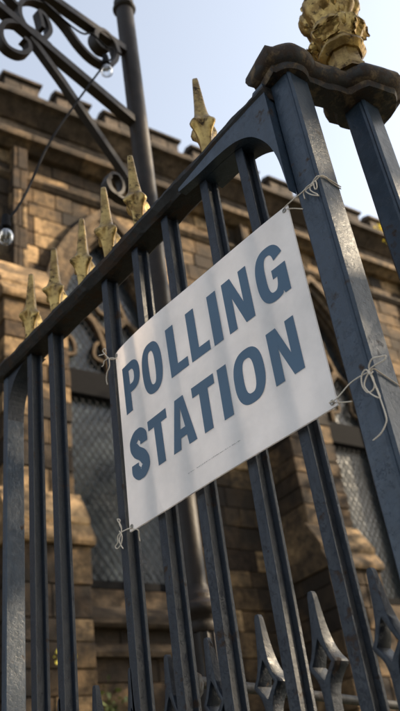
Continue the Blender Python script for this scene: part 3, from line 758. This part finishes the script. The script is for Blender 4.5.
for wi, c in enumerate(WC):
    bm = BM(); lay = bm.loops.layers.float_color.new('tone')
    ring(bm, c, 0, .075, .16, .42, lay, .5); ring(bm, c, .075, .16, .07, .40, lay, .6); ring(bm, c, .16, .30, -.035, .30, lay, .55)
    ring(bm, c, .325, .46, -.13, .09, lay, .7, sill=SPR-.25); ring(bm, c, .30, .335, -.07, .09, lay, .3, sill=SPR-.25)
    for sx in (-1, 1): cbox(bm, c+sx*.40-.10, c+sx*.40+.10, 0, 0, 0, 0, 0) if False else None
    bmesh.ops.recalc_face_normals(bm, faces=bm.faces)
    win = cobj('window', bm, M_trim)
    ROOTM[win.name] = ROOTM[CH.name]
    # sill
    bm = BM(); lay = bm.loops.layers.float_color.new('tone')
    prof_slab(bm, [(.42, 2.72), (-.16, 2.72), (-.20, 2.76), (-.20, 2.84), (-.14, 2.90), (.05, 3.04), (.10, 3.30), (.42, 3.36)], c-WH-.28, c+WH+.28, lay, .1)
    prof_slab(bm, [(.1, 2.36), (-.10, 2.36), (-.12, 2.42), (-.02, 2.54), (.1, 2.54)], c-WH-.6, c+WH+.6, lay, .3)
    obj('sill', bm, M_trim, win, frame=CHF)
    # glass
    bm = BM(); P = archpath(.03)
    bm.faces.new([bm.verts.new((c+x, .33, z)) for x, z in P][::-1]); obj('glass', bm, M_pane, win, frame=CHF)
    # tracery in the head
    bm = BM(); lay = bm.loops.layers.float_color.new('tone')
    def rib(pts, r, y=.25, cyc=False):
        tube(bm, catmull([(c+a, y, b) for a, b in pts], 6), r, side=(0, 1, 0), prof=[(-1.3, -.8), (-.5, -1), (.5, -1), (1.3, -.8), (1.3, .8), (.5, 1), (-.5, 1), (-1.3, .8)])
    for sx in (-1, 1):
        rib([(sx*.86, 6.92), (sx*.84, 7.3), (sx*.66, 7.85), (sx*.42, 8.12)], .05)
        rib([(0, 6.92), (sx*.02, 7.3), (sx*.18, 7.85), (sx*.42, 8.12)], .05)
        rib([(sx*.80, 7.15), (sx*.60, 7.22), (sx*.62, 7.45), (sx*.70, 7.55)], .035); rib([(sx*.05, 7.15), (sx*.24, 7.22), (sx*.22, 7.45), (sx*.12, 7.55)], .035)
        rib([(sx*.42, 8.12), (sx*.28, 8.5), (sx*.20, 8.9), (0, 9.2)], .045)
        rib([(sx*.0, 7.75), (sx*.2, 7.95), (sx*.36, 8.15)], .045)
    n = 14; rib([(.20*math.cos(2*math.pi*i/n), 8.45+.30*math.sin(2*math.pi*i/n)) for i in range(n+1)], .04)
    for f in bm.faces:
        for l in f.loops: l[lay] = (.7, .7, .7, 1)
    bmesh.ops.recalc_face_normals(bm, faces=bm.faces)
    obj('tracery', bm, M_trim, win, frame=CHF)
    bm = BM(); cbox(bm, c-WH+.002, c+WH-.002, .17, .32, 6.42, 6.90, .02); obj('transom', bm, M_timber, win, frame=CHF)
    bm = BM(); cbox(bm, c-WH+.002, c+WH-.002, .20, .322, 3.34, 3.46, .01); obj('bottom_rail', bm, M_timber, win, frame=CHF)
    # diamond lattice guard
    bm = BM(); dx, dz = .125, .19; y = .235
    def clip(x0, z0, sgn):
        pts = []; t = 0; st = .04
        run = []
        while t < 38:
            x = x0 + sgn*t*dx; z = z0 + t*dz
            h = archx(z, .03) if z > SILL+.4 else None
            if h is not None and abs(x) < h: run.append((x, z))
            else:
                if len(run) > 3: pts.append((run[0], run[-1]))
                run = []
            t += st*2
            if z > APX: break
        if len(run) > 3: pts.append((run[0], run[-1]))
        return pts
    for sgn in (-1, 1):
        for k in range(-60, 60):
            for a, b in clip(k*dx, SILL+.3, sgn) :
                tube(bm, [(c+a[0], y+sgn*.004, a[1]), (c+b[0], y+sgn*.004, b[1])], .008, 4)
    obj('lattice', bm, M_lead, win, frame=CHF)

# ------------------------------------------------------------------ LAMP POST with scroll bracket
PX, PY = -2.274, 1.953
LAMP = thing('lamp_post', 'tall brown-grey iron lamp post with fluted base and scrolled bracket above the railing', 'lamp post', (PX, PY, 0))
bm = BM(); lathe(bm, PX, PY, [(.86, .043), (2.2, .048), (3.2, .052), (4.47, .054)], 28)
obj('pole', bm, M_lamp, LAMP, smooth=True, auto=40)
bm = BM(); lathe(bm, PX, PY, [(4.45, .054), (4.46, .066), (4.475, .072), (4.49, .066), (4.50, .058), (4.52, .054), (4.54, .062), (4.555, .056), (4.57, .048), (5.05, .044)], 28)
obj('collar', bm, M_lamp, LAMP, smooth=True, auto=40)
bm = BM(); lathe(bm, PX, PY, [(-EYE, .17), (-EYE+.12, .17), (-EYE+.16, .14), (-EYE+.3, .12), (.0, .098), (.1, .082), (.60, .068), (.70, .069)], 64, lambda th, z: 1 if z < -EYE+.29 else 1-.085*abs(math.sin(8*th)))
obj('fluted_base', bm, M_lamp, LAMP, smooth=True, auto=50)
bm = BM(); lathe(bm, PX, PY, [(.69, .070), (.705, .078), (.72, .074), (.735, .076), (.75, .090), (.765, .098), (.782, .098), (.795, .088), (.803, .074), (.815, .066), (.825, .068), (.835, .060), (.85, .050), (.87, .046)], 36)
obj('capital', bm, M_lamp, LAMP, smooth=True, auto=50)
d_ = Vector((-.12, .993, 0)).normalized(); n_ = Vector((d_.y, -d_.x, 0))
def A(a, z, off=0.0): return Vector((PX, PY, 0)) + d_*a + n_*off + Vector((0, 0, z))
FLAT = [(-.55, -1), (.55, -1), (.55, 1), (-.55, 1)]
def strip(bm, pts, r, smooth_n=7, prof=None, off=0.0, wide=1.0):
    tube(bm, catmull([A(a, z, off) for a, z in pts], smooth_n) if smooth_n > 1 else [A(a, z, off) for a, z in pts], r, side=n_, prof=prof or [(-1*wide, -.55), (1*wide, -.55), (1*wide, .55), (-1*wide, .55)])
BR = bpy.data.objects.new  # noqa
bm = BM(); strip(bm, [(-.02, 4.03), (-1.5, 3.95)], .026, 1, [(-1, -1), (1, -1), (1, 1), (-1, 1)]); obj('upper_arm', bm, M_lamp, LAMP)
bm = BM(); strip(bm, [(.0, 3.415), (-.52, 3.52), (-.9, 3.60), (-1.5, 3.73)], .026, 1, [(-1, -1), (1, -1), (1, 1), (-1, 1)]); obj('lower_arm', bm, M_lamp, LAMP)
bm = BM(); strip(bm, [(-.09, 2.87), (-.146, 2.949), (-.537, 3.363), (-.715, 3.53)], .019, 1, [(-1, -1), (1, -1), (1, 1), (-1, 1)]); obj('brace', bm, M_lamp, LAMP)
def scroll(pts, r=.022, wide=1.1):
    bm = BM(); strip(bm, pts, r, 8, wide=wide); bmesh.ops.recalc_face_normals(bm, faces=bm.faces); return obj('scroll', bm, M_lamp, LAMP, smooth=True, auto=40)
scroll([(-.645, 3.665), (-.60, 3.70), (-.625, 3.785), (-.70, 3.78), (-.735, 3.70), (-.72, 3.60), (-.665, 3.555), (-.60, 3.56)][:1] + [(-.655, 3.72), (-.665, 3.785), (-.622, 3.77), (-.60, 3.68), (-.65, 3.575), (-.725, 3.56), (-.785, 3.64), (-.775, 3.76), (-.70, 3.855), (-.60, 3.885), (-.50, 3.845), (-.40, 3.755), (-.31, 3.72), (-.21, 3.745), (-.145, 3.83), (-.115, 3.95), (-.12, 4.0)])
scroll([(-.20, 3.88), (-.25, 3.86), (-.285, 3.90), (-.27, 3.985), (-.21, 4.035), (-.14, 4.00), (-.115, 3.92)], .026, 1.2)
scroll([(-.765, 3.475), (-.735, 3.46), (-.735, 3.40), (-.79, 3.335), (-.86, 3.325), (-.895, 3.39), (-.875, 3.49), (-.80, 3.56), (-.70, 3.585), (-.60, 3.56)])
scroll([(-.84, 3.86), (-.80, 3.92), (-.82, 3.99), (-.89, 3.99), (-.94, 3.92), (-.93, 3.82), (-.86, 3.74), (-.79, 3.70)])
scroll([(-.262, 2.85), (-.288, 2.80), (-.27, 2.755), (-.225, 2.755), (-.19, 2.80), (-.185, 2.855), (-.21, 2.89), (-.25, 2.88), (-.275, 2.83), (-.268, 2.775), (-.22, 2.745), (-.15, 2.755), (-.09, 2.79), (-.02, 2.83)], .015, 1.5)
# ------------------------------------------------------------------ festoon lights
FEST = thing('festoon_lights', 'black cable of clear festoon bulbs strung from the lamp bracket', 'string lights', loc=A(-.24, 3.76) + Vector((0, 0, EYE)))
bm = BM()
tube(bm, catmull([A(-1.6, 4.25, .02), A(-1.0, 4.0, .02), A(-.465, 3.835, .03), A(-.33, 3.885, .04), A(-.24, 3.86, .04), A(-.17, 3.90, .03), A(-.19, 3.80, .035), A(-.271, 3.649, .03), A(-.613, 2.875, .02), A(-.853, 2.23, .02), A(-1.25, 1.75, .02), A(-2.2, 1.35, .02)], 8), .0055, 8)
obj('cable', bm, M_rubber, FEST, smooth=True)
def bulb(a, z, off, s=1.0):
    p = A(a, z, off)
    bm = BM(); lathe(bm, p.x, p.y, [(p.z-.002, .006), (p.z-.01, .016*s), (p.z-.055*s, .020*s), (p.z-.075*s, .022*s), (p.z-.078*s, .016*s)], 20); so = obj('bulb_socket', bm, M_rubber, FEST, smooth=True, auto=40)
    bm = BM(); zz = p.z-.078*s
    lathe(bm, p.x, p.y, [(zz-.0*s, .014*s), (zz-.012*s, .017*s), (zz-.028*s, .028*s), (zz-.048*s, .0335*s), (zz-.066*s, .030*s), (zz-.080*s, .018*s), (zz-.086*s, .004*s)], 24); g = obj('bulb', bm, M_bulb, FEST, smooth=True)
    bm = BM(); tube(bm, [(p.x, p.y, zz), (p.x, p.y, zz-.03*s), (p.x+.006, p.y, zz-.045*s), (p.x, p.y, zz-.055*s), (p.x-.006, p.y, zz-.045*s), (p.x, p.y, zz-.03*s)], .0022*s, 6); obj('filament', bm, M_filament, g)
bulb(-.238, 3.785, .035, 1.05); bulb(-.862, 2.255, .02, .95)

# ------------------------------------------------------------------ handrail with newel behind the railing
HR = thing('handrail', 'round black handrail running back towards the church behind the spear heads', 'handrail', (-1.478, 1.5, 0))
bm = BM(); ha = Vector((-1.392, 1.15, .325)); hb = Vector((-1.98, 3.55, .325)); tube(bm, [ha, hb], .0125, 14); tube(bm, [ha-Vector((0,0,.5)), hb-Vector((0,0,.5))], .009, 12)
obj('rail', bm, M_rail, HR, smooth=True, auto=40)
for t in (0.0, .5, 1.0):
    p = ha.lerp(hb, t); bm = BM(); lathe(bm, p.x, p.y, [(-EYE, .05), (-EYE+.05, .03), (-.9, .017), (.29, .016), (.30, .024), (.318, .027), (.335, .024), (.345, .010)], 18); obj('upright', bm, M_rail, HR, smooth=True, auto=40)
NW = onY(216, 622, 2.35)
nw = thing('bollard_post', 'small fluted iron post with a moulded head just right of the lamp post base', 'post', (NW.x, NW.y, 0))
bm = BM(); lathe(bm, NW.x, NW.y, [(-EYE, .09), (-EYE+.2, .07), (NW.z-.09, .036), (NW.z-.06, .037)], 48, lambda th, z: 1-.07*abs(math.sin(6*th))); obj('shaft', bm, M_lamp, nw, smooth=True, auto=50)
bm = BM(); lathe(bm, NW.x, NW.y, [(NW.z-.065, .038), (NW.z-.05, .048), (NW.z-.035, .052), (NW.z-.02, .048), (NW.z-.008, .036), (NW.z+.006, .034), (NW.z+.02, .026), (NW.z+.035, .010), (NW.z+.04, .003)], 28); obj('head', bm, M_lamp, nw, smooth=True, auto=50)

# ------------------------------------------------------------------ plants on the masonry
def leaves(name, pts, mat, label, cat, size, frame=WF, stem=True):
    bm = BM(); r = random.Random(name + label)
    cen = sum((Vector(p) for p in pts), Vector())/len(pts); cen.z -= size; cen.y += size
    for p in pts: tube(bm, [cen, cen.lerp(Vector(p), .5)+Vector((0, 0, size*.4)), Vector(p)], size*.035, 4)
    for p in pts:
        a = Vector((r.gauss(0, 1), r.gauss(-.6, 1), r.gauss(.3, 1))).normalized(); b = a.orthogonal().normalized(); b.rotate(Matrix.Rotation(r.uniform(0, 6.28), 3, a)); cc = a.cross(b); s = size*r.uniform(.6, 1.3); p = Vector(p)
        bm.faces.new([bm.verts.new(p + b*s*u + cc*s*v*.7 + a*s*w) for u, v, w in ((-1, 0, 0), (-.35, -.75, .12), (.5, -.5, .1), (1, 0, 0), (.5, .5, .1), (-.35, .75, .12))])
    o = obj(name, bm, mat, frame=frame); tag(o, label, cat); return o
r = random.Random(5)
leaves('wall_weed', [(14.32+r.gauss(0, .10), -.38+r.gauss(0, .06), 12.52+r.gauss(.0, .2)) for _ in range(70)], M_yleaf, 'bright yellow leafy weed growing on the cornice under the battlements at right', 'plant', .055)
leaves('wall_fern', [(4.95+r.gauss(0, .06), -1.12+r.gauss(0, .03), 2.15+r.gauss(0, .05)) for _ in range(16)], M_yleaf, 'tiny yellow plant rooted low in the lit buttress at left', 'plant', .035)
leaves('ivy', [(5.9+r.gauss(0, .38), -.10+r.gauss(0, .05), 1.35+abs(r.gauss(0, .28))*(1 if r.random() < .6 else -1)) for _ in range(420)], M_ivy, 'dull green ivy patch on the wall under the left window', 'ivy', .05)

# ------------------------------------------------------------------ churchyard trees to the right, whose leaves break up the sun
def tree(label, x, y, h, R, n, seed, size=.24):
    t = thing('churchyard_tree', label, 'tree', (x, y, 0), group='churchyard trees'); r = random.Random(seed)
    bm = BM(); top = Vector((x+r.uniform(-.4, .4), y, h-EYE)); base = Vector((x, y, -EYE))
    tube(bm, catmull([base, base.lerp(top, .3)+Vector((.15, .1, 0)), base.lerp(top, .65), top], 5), [.32-.27*i/15 for i in range(16)], 12)
    limbs = []
    for k in range(16):
        a = base.lerp(top, r.uniform(.3, .85)); d = Vector((r.gauss(0, 1), r.gauss(0, 1), r.uniform(.1, 1.0))).normalized(); e = a + d*R*r.uniform(.6, .95)
        tube(bm, catmull([a, a.lerp(e, .5)+Vector((0, 0, .3)), e], 4), [.11-.1*i/8 for i in range(9)], 6); limbs += [e, a.lerp(e, .6)]
    obj('trunk', bm, M_bark, t, smooth=True)
    bm = BM(); cz = h*.68-EYE
    cl = [l + Vector((r.gauss(0, .5), r.gauss(0, .5), r.gauss(0, .4))) for l in limbs for _ in range(3)]
    for i in range(n):
        c = r.choice(cl); p = c + Vector((r.gauss(0, 1), r.gauss(0, 1), r.gauss(0, .8)))*R*.2
        a = Vector((r.gauss(0, 1), r.gauss(0, 1), r.gauss(0, 1))).normalized(); b = a.orthogonal().normalized(); q = a.cross(b); s = size*r.uniform(.5, 1)
        bm.faces.new([bm.verts.new(p + b*s*u + q*s*v) for u, v in ((-1, 0), (0, -.5), (1, 0), (0, .5))])
    obj('crown', bm, M_tleaf, t); return t
tree('tall leafy churchyard tree standing farther back along the railing, right of the gate pier', 5.6, 11.8, 14, 4.6, 4600, 1)
tree('largest and densest churchyard tree, between the tall one and the broad low one', 10.4, 7.8, 16, 5.6, 24000, 7, .26)
tree('broad leafy churchyard tree nearest the gate pier on its right', 11.0, 3.6, 13, 4.8, 15000, 2)
tree('slender leafy churchyard tree between the church and the other two trees', -.6, 17.5, 15, 3.6, 2400, 4)

# ------------------------------------------------------------------ world, sun
SUN = Vector((.52, .78, .50)).normalized()
el = math.asin(SUN.z); az = math.atan2(SUN.x, SUN.y)
w = bpy.data.worlds.new('World'); bpy.context.scene.world = w; w.use_nodes = True; nt = w.node_tree
for n in list(nt.nodes): nt.nodes.remove(n)
out = nt.nodes.new('ShaderNodeOutputWorld'); bg = nt.nodes.new('ShaderNodeBackground'); sk = nt.nodes.new('ShaderNodeTexSky')
sk.sky_type = 'NISHITA'; sk.sun_disc = False; sk.sun_elevation = el; sk.sun_rotation = az; sk.air_density = 1.0; sk.dust_density = 2.2; sk.ozone_density = 1.0; sk.altitude = 50
bg.inputs['Strength'].default_value = .14; hs = nt.nodes.new('ShaderNodeHueSaturation'); hs.inputs['Saturation'].default_value = .5; nt.links.new(sk.outputs[0], hs.inputs['Color']); mu = nt.nodes.new('ShaderNodeMix'); mu.data_type = 'RGBA'; mu.blend_type = 'MULTIPLY'; mu.inputs[0].default_value = 1; mu.inputs[7].default_value = (.985, .985, .965, 1); nt.links.new(hs.outputs[0], mu.inputs[6]); nt.links.new(mu.outputs[2], bg.inputs[0]); nt.links.new(bg.outputs[0], out.inputs[0])
L = bpy.data.lights.new('sun', 'SUN'); L.energy = 5.0; L.angle = R_(.55); L.color = (1, .82, .58)
lo = bpy.data.objects.new('sun', L); C.objects.link(lo); lo.rotation_euler = (-SUN).to_track_quat('-Z', 'Y').to_euler(); lo.location = (6, 6, 12)

# ------------------------------------------------------------------ camera
cam = bpy.data.cameras.new('camera'); co_ = bpy.data.objects.new('camera', cam); C.objects.link(co_)
co_.matrix_world = Matrix(((CX.x, CY.x, CZ.x, 0), (CX.y, CY.y, CZ.y, 0), (CX.z, CY.z, CZ.z, EYE), (0, 0, 0, 1)))
cam.sensor_fit = 'VERTICAL'; cam.sensor_height = 36; cam.sensor_width = 24; cam.lens = 36*FPX/711.0
cam.clip_start = .05; cam.clip_end = 1500
cam.dof.use_dof = True; cam.dof.focus_distance = 1.62; cam.dof.aperture_fstop = 4.8
sc = bpy.context.scene; sc.camera = co_
sc.render.resolution_x = 576; sc.render.resolution_y = 1024
sc.view_settings.view_transform = 'Standard'; sc.view_settings.look = 'None'; sc.view_settings.gamma = 1; sc.view_settings.exposure = 1.5
sc.view_settings.use_curve_mapping = False
